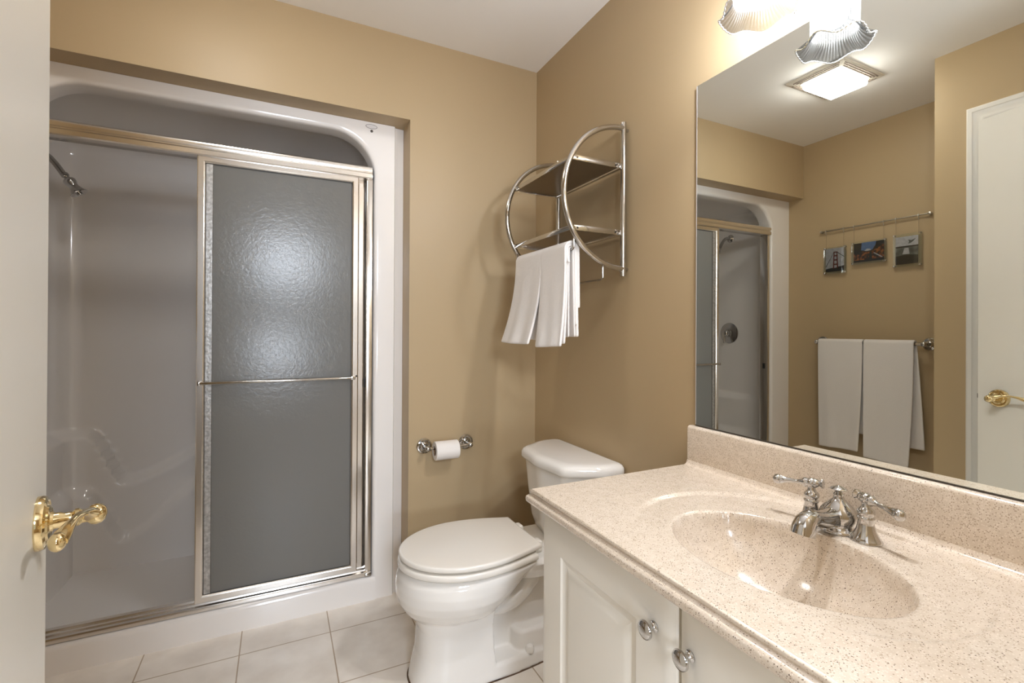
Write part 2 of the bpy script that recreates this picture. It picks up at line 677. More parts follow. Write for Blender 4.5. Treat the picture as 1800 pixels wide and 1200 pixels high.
for i in range(15):
    u = i / 14
    t = .100 * u
    dz = .014 * sin(u * pi * 1.0) + .004 * u
    nn = .054 - .024 * u ** 1.3
    pp.append(rc + t3 * t + n3 * nn + Vector((0, 0, dz)))
    rr.append(.0125 - .0072 * sstep(0, .35, u) + .0050 * sstep(.6, 1, u))
lev.tube(pp, rr, 14, flat=.75)
lev.sphere(pp[-1], .0112, 16, (.8, .9, 1))
obj('lever_handle', lev, M['brass'], d1)
lp = G()
for a, b in ((.0, .001),):
    c = [dp(-.0008, -.010, LZ - .028), dp(-.0008, -.025, LZ - .028), dp(-.0008, -.025, LZ + .028), dp(-.0008, -.010, LZ + .028)]
    c2 = [dp(.001, -.010, LZ - .028), dp(.001, -.025, LZ - .028), dp(.001, -.025, LZ + .028), dp(.001, -.010, LZ + .028)]
    lp.loft([c, c2])
    lp.loft([[dp(-.010, -.013, LZ - .009), dp(-.006, -.022, LZ - .009), dp(-.006, -.022, LZ + .009), dp(-.010, -.013, LZ + .009)],
             [dp(.001, -.013, LZ - .009), dp(.001, -.022, LZ - .009), dp(.001, -.022, LZ + .009), dp(.001, -.013, LZ + .009)]])
obj('latch_plate', lp, mat('aged_brass', (.10, .075, .04), .4, metal=.8), d1)

# ------------------------------------------------------------------ shower stall
stall = thing('shower_stall', (-1.33, .5, 0), 'one-piece glossy white fibreglass shower stall with rounded arch set into the wall', 'shower stall')
OX0, OX1, OZ0, OZ1, ORAD = -1.905, -0.755, 0.100, 2.030, 0.175


def opening(off=0.0, n=10):
    """closed outline (x,z) of the arched opening, counter-clockwise from the lower left"""
    x0, x1, z0, z1, r = OX0 - off, OX1 + off, OZ0 - off, OZ1 + off, ORAD
    rb = .005
    pts = []
    pts += arc((x0 + rb, z0 + rb), rb, pi, 1.5 * pi, 4)
    pts += [(x0 + rb + (x1 - x0 - 2 * rb) * k / 8, z0) for k in range(1, 8)]
    pts += arc((x1 - rb, z0 + rb), rb, 1.5 * pi, 2 * pi, 4)
    pts += [(x1, z0 + rb + (z1 - r - z0 - rb) * k / 8) for k in range(1, 8)]
    pts += arc((x1 - r, z1 - r), r, 0, .5 * pi, n)
    pts += [(x1 - r - (x1 - x0 - 2 * r) * k / 8, z1) for k in range(1, 8)]
    pts += arc((x0 + r, z1 - r), r, .5 * pi, pi, n)
    pts += [(x0, z1 - r - (z1 - r - z0 - rb) * k / 8) for k in range(1, 8)]
    return pts


def to_rect(x0, x1, z0, z1, n=10):
    """the same outline pushed out to a rectangle, vertex by vertex"""
    b, r, m = opening(), ORAD, 4
    N = len(b)
    out = []
    lens = [m + 1, 7, m + 1, 7, n + 1, 7, n + 1, 7]
    i = 0

    def lerp(p, q, t):
        return [p[0] + (q[0] - p[0]) * t, p[1] + (q[1] - p[1]) * t]
    cr = {0: (x0, z0), 2: (x1, z0), 4: (x1, z1), 6: (x0, z1)}
    for s_, L in enumerate(lens):
        seg = b[i:i + L]
        for k, (x, z) in enumerate(seg):
            if s_ in (1, 5):
                out.append([x, z0 if s_ == 1 else z1])
            elif s_ in (3, 7):
                out.append([x1 if s_ == 3 else x0, z])
            else:
                h = (L - 1) / 2
                xa, za = seg[0]
                xb, zb = seg[-1]
                c = cr[s_]
                pa = [c[0], za] if s_ in (0, 4) else [xa, c[1]]
                pb = [xb, c[1]] if s_ in (0, 4) else [c[0], zb]
                out.append(lerp(pa, c, k / h) if k <= h else lerp(c, pb, (k - h) / h))
        i += L
    return out


base = opening()
loops = []
ox = [opening(o) for o in (.018, .012, .006, .002, 0)]
outer = to_rect(XL + .001, XR_ALC - .001, 0.0, ZT - .001)
outer2 = to_rect(XL + .001, XR_ALC - .045, 0.0, ZT - .001)
outer3 = to_rect(XL + .001, XR_ALC - .038, 0.0, ZT - .001)
Y0 = REC
loops.append([(x, Y0 + .020, z) for x, z in outer])
loops.append([(x, Y0 + .016, z) for x, z in outer3])
loops.append([(x, Y0, z) for x, z in outer2])
for pts, y in zip(ox, (0, .001, .004, .010, .020)):
    loops.append([(x, Y0 + y, z) for x, z in pts])
loops.append([(x, Y0 + .085, z) for x, z in base])
loops.append([(x, Y0 + .095, z) for x, z in opening(.012)])
obj('front_flange', G().loft(loops, False, False), M['gel'], stall, smooth=40, recalc=False)
# curb bulge along the floor
cb = [(Y0 - .006, 0), (Y0 - .006, .080), (Y0 - .003, .092), (Y0 + .004, .0985), (Y0 + .014, .1012), (Y0 + .04, .1015), (Y0 + .04, 0)]
g = G().prism(cb, 0, OX0 - .0, OX1 + .014)
obj('curb', g, M['gel'], stall, smooth=50)

# interior shell: path around the plan, rows over the height
IX0, IX1, IY0, IY1 = -2.055, -0.66, Y0 + .09, .875
path = []
for k in range(18):
    path.append((IX0, IY0 + (IY1 - .10 - IY0) * k / 18, 1, 0))
for x, y in arc((IX0 + .10, IY1 - .10), .10, pi, .5 * pi, 12):
    a = atan2(y - (IY1 - .10), x - (IX0 + .10))
    path.append((x, y, -cos(a), -sin(a)))
for k in range(1, 60):
    path.append((IX0 + .10 + (IX1 - IX0 - .20) * k / 60, IY1, 0, -1))
for x, y in arc((IX1 - .10, IY1 - .10), .10, .5 * pi, 0, 12):
    a = atan2(y - (IY1 - .10), x - (IX1 - .10))
    path.append((x, y, -cos(a), -sin(a)))
for k in range(1, 19):
    path.append((IX1, IY1 - .10 - (IY1 - .10 - IY0) * k / 18, -1, 0))


def contour(x):
    """height of the moulded ledge along the back wall"""
    hi = .70
    a = .70 - .25 * sstep(-1.93, -1.77, x)
    a += .25 * sstep(-1.82, -1.25, x) * .9
    b = .22 * sstep(-1.12, -.90, x) - .20 * sstep(-1.45, -1.1, x) * 0
    return min(hi + .03, a + b * .2)


def bulge(x, y, z):
    c = contour(x)
    d = .055 * sstep(c + .015, c - .04, z)
    c2 = c - .26 + .10 * sstep(-1.8, -1.5, x)
    d += .040 * sstep(c2 + .02, c2 - .05, z)
    fade = sstep(IY0 + .02, IY0 + .45, y)
    return d * fade


NZ = 240
rows = [.055 + (1.985 - .055) * k / NZ for k in range(NZ + 1)]
vs = []
n = len(path)
for z in rows:
    for x, y, nx, ny in path:
        b = bulge(x, y, z)
        vs.append((x + nx * b, y + ny * b, z))
# dome: pull in to the ceiling of the stall
for k in range(1, 8):
    a = k / 7 * pi / 2
    for x, y, nx, ny in path:
        q = .07 * (1 - cos(a))
        vs.append((x + nx * q, y + ny * q, 1.985 + .07 * sin(a)))
tot = NZ + 1 + 7
fs = []
for i in range(tot - 1):
    for j in range(n - 1):
        fs.append([i * n + j, i * n + j + 1, (i + 1) * n + j + 1, (i + 1) * n + j])
g = G()
g.add(vs, fs)
top = [vs[(tot - 1) * n + j] for j in range(n)]
g.add(top + [], [list(range(n))])
obj('enclosure', g, M['gel'], stall, smooth=50)
# pan floor with a gentle fall to the drain
g = G()


def panfn(u, v):
    x = IX0 + (IX1 - IX0) * u
    y = Y0 + .06 + (IY1 - Y0 - .06) * v
    e = min(u, 1 - u) * 1.25
    f = min(v, 1 - v)
    z = .050 + .03 * sstep(.05, 0, min(e, f)) + .008 * min(1, sqrt((u - .5) ** 2 + (v - .5) ** 2) * 2)
    return (x, y, z)


g.grid(panfn, 40, 30)
obj('pan_floor', g, M['gel'], stall, smooth=60)
g = G().lathe([(.042, 0), (.042, .003), (.036, .0045), (.002, .004)], (-1.33, .50, .052), (0, 0, 1), 28)
obj('drain', g, M['chrome'], stall)
# small oval badge and screw at the upper corner
g = G()
ring = [(-.768 + .0250 * cos(a), Y0 - .0006, 2.066 + .0100 * sin(a)) for a in [2 * pi * k / 32 for k in range(32)]]
ring2 = [(x, Y0 + .001, z) for x, y, z in ring]
g.loft([ring2, ring])
em = obj('badge', g, mat('grey_badge_edge', (.22, .21, .21), .4), stall)
g = G()
ri = [(-.768 + .0225 * cos(a), Y0 - .0010, 2.066 + .0080 * sin(a)) for a in [2 * pi * k / 32 for k in range(32)]]
g.loft([[(x, Y0 - .0003, z) for x, y, z in ri], ri])
obj('badge_face', g, mat('pale_badge_face', (.70, .68, .68), .3), em)
obj('screw', G().lathe([(.0058, -.001), (.0058, .0018), (.003, .0024)], (-.767, Y0, 2.046), (0, -1, 0), 18), mat('dark_screw', (.09, .08, .07), .35, metal=1), stall)

# ------------------------------------------------------------------ sliding shower door
sd = thing('shower_door', (-1.33, .135, .1), 'framed sliding shower door with two frosted panels slid to one side of the stall', 'shower door')
HZ0, HZ1 = 1.838, 1.892
prof = [(.098, HZ0 + .004), (.098, HZ0 + .020), (.101, HZ0 + .023), (.1035, HZ0 + .026), (.1035, HZ0 + .029), (.099, HZ0 + .032), (.0975, HZ0 + .040), (.099, HZ0 + .048),
        (.104, HZ0 + .053), (.112, HZ0 + .0555), (.168, HZ0 + .0555), (.172, HZ0 + .052), (.172, HZ0 + .002), (.168, HZ0), (.102, HZ0)]
obj('header', G().prism([(y, z) for y, z in prof], 0, OX0 + .006, OX1 - .008), M['alu'], sd, smooth=30)
obj('header_end', G().box((OX1 - .0079, .101, HZ0 + .002), (OX1 - .0055, .170, HZ1 - .003), .001), M['chrome'], sd)
tp = [(.106, .1025), (.106, .114), (.108, .120), (.118, .1225), (.121, .128), (.124, .128), (.126, .1225), (.146, .124), (.149, .130), (.152, .124), (.172, .128), (.176, .124), (.176, .1025)]
obj('bottom_track', G().prism(tp, 0, OX0 + .002, OX1 - .002), M['alu'], sd, smooth=30)
obj('track_end', G().box((OX1 - .030, .100, .1025), (OX1 - .002, .116, .118), .003), M['satin'], sd)
for xa, xb in ((OX1 - .028, OX1 - .003), (OX0 + .003, OX0 + .028)):
    g = G().box((xa, .110, .124), (xb, .168, HZ0), .0025)
    jb = obj('side_jamb', g, M['alu'], sd)
    xm = xa - .004 if xa > -1.3 else xb
    obj('bumper', G().box((xm, .128, .925), (xm + .006, .142, .962), .001), M['dark'], jb)


def panel(x0, x1, yc, z0, z1, bar):
    t = .011
    w, wt, wb = .027, .024, .030
    prof = [(0, -t), (.003, -t - .0015), (.010, -t - .0015), (w - .006, -t - .0015), (w - .003, -t), (w, -t + .004), (w, t - .004), (w - .003, t), (.003, t), (0, t - .003)]
    g = G()
    rings = []
    corners = [(x0, z0, 1, 1), (x1, z0, -1, 1), (x1, z1, -1, -1), (x0, z1, 1, -1), (x0, z0, 1, 1)]
    for x, z, sx, sz in corners:
        rings.append([(x + sx * a, yc + d, z + sz * a) for a, d in prof])
    g.loft(rings, False, False)
    fr = obj('sliding_panel', g, M['alu'], sd, smooth=25)
    obj('glass_pane', G().box((x0 + w - .003, yc - .0025, z0 + w - .003), (x1 - w + .003, yc + .0025, z1 - w + .003)), M['frosted'], fr, smooth=None)
    gk = G()
    for a0, a1, b0, b1 in ((x0 + w - .001, x0 + w + .0018, z0 + w, z1 - w), (x1 - w - .0018, x1 - w + .001, z0 + w, z1 - w),
                           (x0 + w, x1 - w, z1 - w - .003, z1 - w + .001), (x0 + w, x1 - w, z0 + w - .001, z0 + w + .0022)):
        gk.box((a0, yc - .006, b0), (a1, yc + .006, b1))
    obj('gasket', gk, M['glazegasket'], fr, smooth=None)
    if bar < 0:
        # added strip imitating the rear stile seen through pebbled glass, with a dark edge
        xs_ = x0 + w + .0012
        gs = obj('rear_stile_standin', G().box((xs_, yc - .0055, z0 + w + .002), (xs_ + .0215, yc - .0035, z1 - w - .003)), M['mottled'], fr, smooth=None)
        obj('strip_edge', G().box((xs_ + .0215, yc - .0058, z0 + w + .002), (xs_ + .0236, yc - .0032, z1 - w - .003)), M['stripedge'], gs, smooth=None)
    yb = yc + bar
    b = G()
    zb = .972
    xa, xb2 = x0 + .010, x1 - .018
    s = -1 if bar < 0 else 1
    b.tube([(xa, yc + s * .010, zb), (xa, yb, zb), (xa + .006, yb, zb), (xb2 - .006, yb, zb), (xb2, yb, zb), (xb2, yc + s * .010, zb)], .0055, 12)
    b.box((xb2 - .014, yb - .007, zb - .0075), (xb2 + .006, yb + .007, zb + .0075), .002)
    b.box((xa - .004, yb - .007, zb - .0075), (xa + .006, yb + .007, zb + .0075), .002)
    obj('towel_bar', b, M['satin'], fr)
    obj('screw', G().lathe([(.004, 0), (.004, .002), (.001, .003)], (x1 - .006, yc + s * .0125, zb + .006), (0, s, 0), 14), M['dark'], fr)
    return fr


panel(-1.408, -.818, .121, .134, 1.842, -.028)
panel(-1.381, -.791, .153, .132, 1.842, .026)

# ------------------------------------------------------------------ shower head and valve
SHY = .552
sh = thing('shower_fixture', (IX0, SHY, 1.903), 'chrome flared shower head on a curved arm at the top of the shower wall', 'shower head')
obj('wall_flange', G().lathe([(.030, .0006), (.030, .003), (.026, .008), (.014, .013), (.012, .016)], (IX0, SHY, 1.903), (1, 0, 0), 28), M['chrome'], sh)
ap = [(IX0 + .006, SHY, 1.903), (-2.030, SHY, 1.904), (-2.010, SHY, 1.902), (-1.992, SHY, 1.894), (-1.974, SHY, 1.878), (-1.958, SHY, 1.857), (-1.945, SHY, 1.837), (-1.932, SHY, 1.816)]
obj('shower_arm', G().tube(ap, .0115, 14), M['chrome'], sh)
ax = Vector((.55, 0, -.83)).normalized()
hp = [(.010, 0), (.013, .003), (.0135, .013), (.009, .018), (.010, .022), (.018, .027), (.021, .034), (.0205, .042), (.0165, .052), (.0162, .060), (.020, .072), (.027, .083), (.031, .087), (.029, .0900), (.010, .087), (.009, .096), (.002, .097)]
obj('spray_head', G().lathe([(r_ * 1.05, h_ * 1.05) for r_, h_ in hp], (-1.933, SHY, 1.821), ax, 28), M['chrome'], sh)
VY, VZ = .560, 1.165
sv = thing('shower_valve', (IX0, VY, VZ), 'round chrome shower valve plate with a lever on the shower side wall', 'valve')
obj('escutcheon', G().lathe([(.080, .0006), (.080, .004), (.073, .009), (.045, .016), (.034, .018), (.032, .024)], (IX0, VY, VZ), (1, 0, 0), 40), M['chrome'], sv)
g = G().lathe([(.028, .022), (.026, .040), (.022, .052), (.015, .060), (.003, .063)], (IX0, VY, VZ), (1, 0, 0), 28)
g.tube([(IX0 + .048, VY, VZ - .006), (IX0 + .058, VY - .002, VZ - .034), (IX0 + .062, VY - .004, VZ - .060), (IX0 + .064, VY - .005, VZ - .074)], [.009, .007, .007, .009], 12)
obj('lever_handle', g, M['chrome'], sv)

# ------------------------------------------------------------------ toilet
TY = -.458
toilet = thing('toilet', (-.40, TY, 0), 'cream-white two-piece toilet with its lid closed between vanity and shower', 'toilet')


def T(u, v, z):
    return (-u, TY + v, z)


def egg(u0, u1, hw, z, um=None, wb=None, n=48, p=2.0):
    """closed outline, front at u1; back is straight of half width wb at u0"""
    if um is None:
        um = u0 + (u1 - u0) * .5
    pts = []
    m = n // 2
    half = []
    for k in range(m + 1):
        a = k / m * pi / 2
        half.append((um + (u1 - um) * abs(sin(pi / 2 - a)) ** (2 / p), hw * abs(cos(pi / 2 - a)) ** (2 / p)))
    wb = 0 if wb is None else wb
    for k in range(1, m + 1):
        t = k / m
        uu = um + (u0 - um) * t
        if wb == 0:
            half.append((um + (u0 - um) * sin(t * pi / 2), hw * cos(t * pi / 2)))
        else:
            half.append((uu, wb + (hw - wb) * cos(t * pi / 2)))
    pts = [T(u, v, z) for u, v in half] + [T(u, -v, z) for u, v in half[::-1][(1 if wb == 0 else 0):-1]]
    return pts


g = G()
# bowl
g.loft([egg(.42, .728, .126, .226, .54, .06), egg(.39, .745, .150, .246, .54, .065), egg(.355, .764, .174, .277, .54, .07), egg(.33, .772, .186, .305, .54, .075),
        egg(.30, .773, .189, .335, .54, .085), egg(.27, .768, .187, .362, .53, .105), egg(.25, .757, .182, .378, .52, .12), egg(.25, .745, .172, .385, .52, .12)])
# pedestal
g.loft([egg(.455, .727, .118, 0, .56, .118, p=2.6), egg(.455, .722, .113, .03, .56, .113, p=2.6), egg(.462, .705, .106, .10, .57, .106, p=2.6), egg(.468, .700, .106, .18, .57, .106, p=2.6), egg(.465, .715, .118, .24, .57, .118, p=2.4)])
# web behind the pedestal
g.loft([egg(.10, .56, .030, 0.02, .40, .03), egg(.10, .56, .030, .30, .40, .03)])
# foot plate and its step
g.loft([egg(.14, .56, .118, 0, .45, .085), egg(.14, .56, .114, .040, .45, .082), egg(.15, .56, .104, .050, .45, .076)])
g.loft([egg(.12, .372, .094, .03, .30, .07, p=4), egg(.12, .368, .089, .108, .30, .066, p=4), egg(.13, .360, .080, .118, .30, .06, p=4)])
# trapway
tr = [(.51, 0, .235), (.46, 0, .212), (.41, 0, .208), (.365, 0, .218), (.325, 0, .244), (.29, 0, .282), (.26, 0, .325), (.24, 0, .36)]
g.tube([T(*q) for q in tr], [.076, .080, .080, .080, .080, .080, .082, .090], 24, flat=.54)
# rear deck under the tank
g.loft([egg(.03, .36, .10, .30, .20, .10, p=4), egg(.02, .38, .135, .345, .22, .13, p=4), egg(.02, .39, .150, .372, .23, .14, p=4), egg(.03, .38, .142, .382, .23, .135, p=4)])
bowl = obj('bowl', g, M['china'], toilet, smooth=60)
rm = bowl.modifiers.new('r', 'REMESH')
rm.mode = 'VOXEL'
rm.voxel_size = .0036
rm.use_smooth_shade = True
sm = bowl.modifiers.new('s', 'SMOOTH')
sm.factor = .5
sm.iterations = 5
g = G().lathe([(.016, 0), (.0165, .006), (.016, .014), (.0125, .022), (.006, .0255), (.001, .026)], T(.322, -.094, .045), (0, 0, 1), 24)
obj('bolt_cap', g, M['china'], toilet)
g = G().lathe([(.016, 0), (.0165, .006), (.016, .014), (.0125, .022), (.006, .0255), (.001, .026)], T(.322, .094, .045), (0, 0, 1), 24)
obj('bolt_cap', g, M['china'], toilet)
# caulk line
g = G()
g.loft([egg(.447, .730, .1205, 0, .56, .1205, p=2.6), egg(.447, .730, .1205, .0022, .56, .1205, p=2.6)])
g.loft([egg(.138, .56, .1205, 0, .45, .0875), egg(.138, .56, .1205, .0022, .45, .0875)])
obj('base_seam', g, mat('brown_grout_seam', (.12, .07, .04), .8), toilet)


def slab(u0, u1, hw, z0, z1, um, wb, rnd, crown=0.0):
    rg = []
    h = z1 - z0
    for z, s in ((z0, rnd * .7), (z0 + h * .15, rnd * .15), (z0 + h * .4, 0), (z1 - h * .30, .0), (z1 - h * .12, rnd * .25), (z1 - h * .03, rnd * .7), (z1, rnd * 1.5)):
        rg.append(egg(u0 + s, u1 - s, hw - s, z, um, wb - s if wb else None, n=64))
    if crown:
        for q, dz in ((.75, .5), (.45, .85), (.15, 1)):
            rg.append([((p[0] + um) * q - um, (p[1] - TY) * q + TY, z1 + crown * dz) for p in rg[6]])
    return G().loft(rg)


g = slab(.318, .766, .189, .3900, .4115, .53, .150, .006)
obj('seat', g, M['seat'], toilet, smooth=50)
g = slab(.298, .762, .187, .4185, .4365, .53, .134, .006, .004)
obj('lid', g, M['seat'], toilet, smooth=50)
g = G()
for v in (-.075, .075):
    g.box(T(.300, v - .02, .384), T(.270, v + .02, .425), .007, 3)
g.tube([T(.285, -.10, .404), T(.285, .10, .404)], .009, 12)
obj('hinge', g, M['seat'], toilet)


def tank_outline(ub, uf, wb, wf, z, r=.03, bow=.012, n=6):
    """back at ub half width wb, chamfered to front uf half width wf"""
    key = [(ub, wb), (ub + (uf - ub) * .40, wb), (uf - .010, wf), (uf, wf * .45), (uf + bow, 0)]
    full = key + [(u, -v) for u, v in key[::-1][1:]]
    m = len(full)
    out = []
    for i, (u, v) in enumerate(full):
        a = full[i - 1]
        b = full[(i + 1) % m]
        da = sqrt((a[0] - u) ** 2 + (a[1] - v) ** 2)
        db = sqrt((b[0] - u) ** 2 + (b[1] - v) ** 2)
        rr_ = min(r, da * .45, db * .45)
        pa = (u + (a[0] - u) / da * rr_, v + (a[1] - v) / da * rr_)
        pb = (u + (b[0] - u) / db * rr_, v + (b[1] - v) / db * rr_)
        for k in range(n + 1):
            t = k / n
            out.append(T((1 - t) ** 2 * pa[0] + 2 * t * (1 - t) * u + t * t * pb[0], (1 - t) ** 2 * pa[1] + 2 * t * (1 - t) * v + t * t * pb[1], z))
    return out


g = G()
g.loft([tank_outline(.035, .175, .150, .120, .384), tank_outline(.028, .197, .182, .135, .40), tank_outline(.022, .207, .195, .142, .44), tank_outline(.018, .219, .212, .150, .55), tank_outline(.016, .229, .223, .156, .668)])
obj('tank', g, M['china'], toilet, smooth=50)
g = G()
g.loft([tank_outline(.014, .230, .224, .157, .660), tank_outline(.009, .240, .233, .164, .664), tank_outline(.006, .243, .236, .166, .672), tank_outline(.006, .242, .235, .165, .688),
        tank_outline(.010, .236, .230, .161, .698), tank_outline(.018, .226, .221, .154, .7035), tank_outline(.03, .205, .205, .140, .7055)])
obj('tank_lid', g, M['china'], toilet, smooth=50)

# ------------------------------------------------------------------ toilet paper holder and roll
th = thing('toilet_paper_holder', (-.455, 0, .672), 'chrome toilet paper holder with two round ringed posts on the back wall', 'paper holder')
PX0, PX1, PZ = -.553, -.360, .672
for px in (PX0, PX1):
    g = G().lathe([(.034, 0), (.034, .004), (.031, .008), (.027, .009), (.026, .007), (.0225, .007), (.021, .011), (.017, .014), (.0155, .013), (.013, .014), (.0105, .020), (.0085, .030), (.0085, .050), (.0105, .054)], (px, 0, PZ), (0, -1, 0), 36)
    g.sphere((px, -.060, PZ), .0125, 20)
    obj('post', g, M['chrome'], th)
obj('spindle', G().tube([(PX0, -.060, PZ), (PX1, -.060, PZ)], .0065, 14), M['chrome'], th)
pr = thing('toilet_paper_roll', (-.472, -.060, PZ), 'nearly used-up white toilet paper roll on the chrome holder', 'toilet paper')
RZ = PZ - .0120
rx0, rx1 = -.524, -.420


def hollow(x0, x1, r1, r0, c, seg=40):
    bv = min(.002, (r1 - r0) / 3)
    pr_ = [(x0, r0), (x0, r1 - bv), (x0 + bv, r1), (x1 - bv, r1), (x1, r1 - bv), (x1, r0), (x0, r0)]
    g = G()
    g.loft([[(x, c[0] + r * cos(2 * pi * k / seg), c[1] + r * sin(2 * pi * k / seg)) for k in range(seg)] for x, r in pr_], False, False)
    return g


obj('tissue', hollow(rx0, rx1, .040, .0205, (-.060, RZ)), M['paper'], pr)
obj('core', hollow(rx0 + .0005, rx1 - .0005, .0204, .0195, (-.060, RZ)), M['card'], pr)

# ------------------------------------------------------------------ towel rack shelf
rk = thing('towel_rack', (-.02, -.46, 1.375), 'chrome wall rack of half-round side loops with two mesh shelves in the corner', 'towel rack')
YR, YL = -.681, -.238
RX = -.020
for yy in (YR, YL):
    g = G().tube([(RX, yy, 1.375), (RX, yy, 1.926)], .0102, 16)
    up = obj('upright', g, M['satin'], rk)
    for zz in (1.915, 1.39):
        obj('screw', G().lathe([(.004, 0), (.004, .003), (.001, .004)], (RX - .0095, yy - .002, zz), (-1, 0, 0), 12), M['chrome'], up)
    for zz in (1.90, 1.40):
        obj('wall_standoff', G().tube([(RX, yy, zz), (0.0, yy, zz)], .006, 10), M['satin'], up)
    g = G()
    pts = []
    for k in range(41):
        a = pi / 2 + pi * k / 40
        pts.append((RX - .004 + .246 * cos(a), yy, 1.654 + .252 * sin(a)))
    g.tube(pts, .0098, 16)
    obj('side_loop', g, M['satin'], rk)
for z in (1.772, 1.532):
    sx = RX - .004 - sqrt(.246 ** 2 - (z - 1.654) ** 2 * (.246 / .252) ** 2) + .006
    g = G()
    g.tube([(-.026, YR, z - .004), (-.026, YL, z - .004)], .008, 12)
    g.box((sx - .003, YR + .005, z - .008), (sx + .001, YL - .005, z + .008), .0008)
    for yy, s in ((YR, 1), (YL, -1)):
        g.box((sx, yy + s * .006, z - .009), (-.030, yy + s * .0085, z + .009), .0006)
    shf = obj('shelf_frame', g, M['satin'], rk)
    g = G().box((sx, YR + .008, z - .004), (-.026, YL - .008, z - .0025))
    obj('mesh_panel', g, M['meshsheet'], shf, smooth=None)
    for yy, s in ((YR, 1), (YL, -1)):
        for xx in (sx + .022, -.048):
            g = G().lathe([(.0035, 0), (.0035, .0012), (.001, .0015)], (xx, yy + s * .006, z), (0, -s, 0), 12)
            obj('rivet', g, M['rivet'], shf)


def wire_bar(x, z, hook, name='towel_bar'):
    g = G()
    y0, y1 = YR + .006, YL - .006
    hx, hz = hook
    pts = [(hx, y0 - .001, hz), (x, y0, hz - .003), (x, y0, hz - .012), (x, y0, z + .006), (x, y0 + .006, z), (x, y1 - .006, z), (x, y1, z + .006), (x, y1, hz - .012), (x, y1, hz - .003), (hx, y1 + .001, hz)]
    g.tube(pts, .0036, 10)
    obj(name, g, M['satin'], rk)


wire_bar(-.226, 1.458, (-.212, 1.502))
wire_bar(-.104, 1.360, (-.098, 1.412))

# ------------------------------------------------------------------ towels
def drape(name, mat_, x, z, y0, y1, front, back, rad, layers, parent=None, seed=1, front_dir=-1, flare=.0, fskew=0.0, skew=0.0, thick=.006):
    """a towel hung over a bar that runs along y; front leaf on the front_dir side"""
    rnd = random.Random(seed)
    ph = [rnd.uniform(0, 6) for _ in range(6)]
    g = G()
    for (ya, yb, fl, bl, r, fo) in layers:
        L = fl + pi * r + bl
        nu, nv = 80, 40

        def fn(u, v):
            s = fl * u / .4 if u < .4 else (fl + pi * r * (u - .4) / .2 if u < .6 else fl + pi * r + bl * (u - .6) / .4)
            y = ya + (yb - ya) * v
            if s < fl:
                d = fl - s
                xx, zz = front_dir * r, -d
                k = d / max(fl, 1e-6)
                xx += front_dir * (fo * k * k + .0035 * k * sin(y * 34 + ph[0]) + .002 * k * sin(y * 71 + ph[1] + d * 3))
                zz += .006 * k * sin(y * 9 + ph[2]) * k
                y += (v - .5) * flare * k * k + fskew * k ** 1.6
            elif s < fl + pi * r:
                a = (s - fl) / r
                xx, zz = front_dir * r * cos(a), r * sin(a)
            else:
                d = s - fl - pi * r
                k = d / max(bl, 1e-6)
                xx, zz = -front_dir * r, -d
                xx += -front_dir * (.004 * k + .003 * k * sin(y * 40 + ph[3]))
                y += (v - .5) * flare * .6 * k * k + skew * k
            return (x + xx, y, z + zz)
        g.grid(fn, nu, nv)
    o = obj(name, g, mat_, parent, smooth=60, recalc=False)
    so = o.modifiers.new('t', 'SOLIDIFY')
    so.thickness = thick
    so.offset = 0
    su = o.modifiers.new('u', 'SUBSURF')
    su.levels = su.render_levels = 1
    return o


ht = thing('hand_towel', (-.226, -.48, 1.12), 'white hand towel folded over the low wire bar of the chrome rack', 'towel')
bx, bz = -.226, 1.458
drape('front_fold', M['towel'], bx, bz, 0, 0, .33, .30, .02, [(-.505, -.292, .325, .20, .026, .055)], ht, 3, -1, .020, fskew=.016, thick=.009)
drape('front_fold', M['towel'], bx, bz, 0, 0, .33, .30, .02, [(-.667, -.502, .335, .20, .0263, .030)], ht, 4, -1, .0, fskew=-.010, thick=.009)
drape('inner_fold', M['towel'], bx, bz, 0, 0, .33, .30, .02, [(-.664, -.30, .318, .26, .0150, .020)], ht, 5, -1, .03, thick=.0075)
drape('inner_fold', M['towel'], bx, bz, 0, 0, .33, .30, .02, [(-.662, -.30, .300, .30, .0075, .004)], ht, 6, -1, .02, thick=.006)
drape('back_fold', M['towel'], bx, bz, 0, 0, .33, .30, .02, [(-.665, -.30, .04, .300, .0205, .0)], ht, 7, -1, .02, thick=.010)

# towel bar with two bath towels on the far wall (seen in the mirror)
tb = thing('towel_bar', (XL, -.44, 1.115), 'chrome towel bar with round posts on the left wall under the hanging pictures', 'towel bar')
BX, BZ = -2.020, 1.115
for yy in (-.135, -.706):
    g = G().lathe([(.035, 0), (.035, .004), (.031, .009), (.027, .010), (.025, .008), (.021, .009), (.018, .014), (.012, .018), (.0095, .030), (.0095, .055), (.012, .060)], (XL, yy, BZ), (1, 0, 0), 32)
    g.sphere((BX, yy, BZ), .0145, 18)
    obj('post', g, M['chrome'], tb)
obj('bar', G().tube([(BX, -.135, BZ), (BX, -.706, BZ)], .0085, 14), M['chrome'], tb)
t1 = drape('bath_towel', M['towel'], BX, BZ, 0, 0, 0, 0, 0, [(-.413, -.154, .655, .55, .017, .012)], None, 11, 1, -.03, thick=.010)
tag(t1, 'white bath towel hanging nearer the shower on the chrome bar', 'towel', 'white bath towels on the towel bar')
t2 = drape('bath_towel', M['towel'], BX, BZ, 0, 0, 0, 0, 0, [(-.668, -.418, .672, .58, .017, .022)], None, 12, 1, -.03, skew=-.045, thick=.010)
tag(t2, 'white bath towel hanging nearer the closet corner on the chrome bar', 'towel', 'white bath towels on the towel bar')

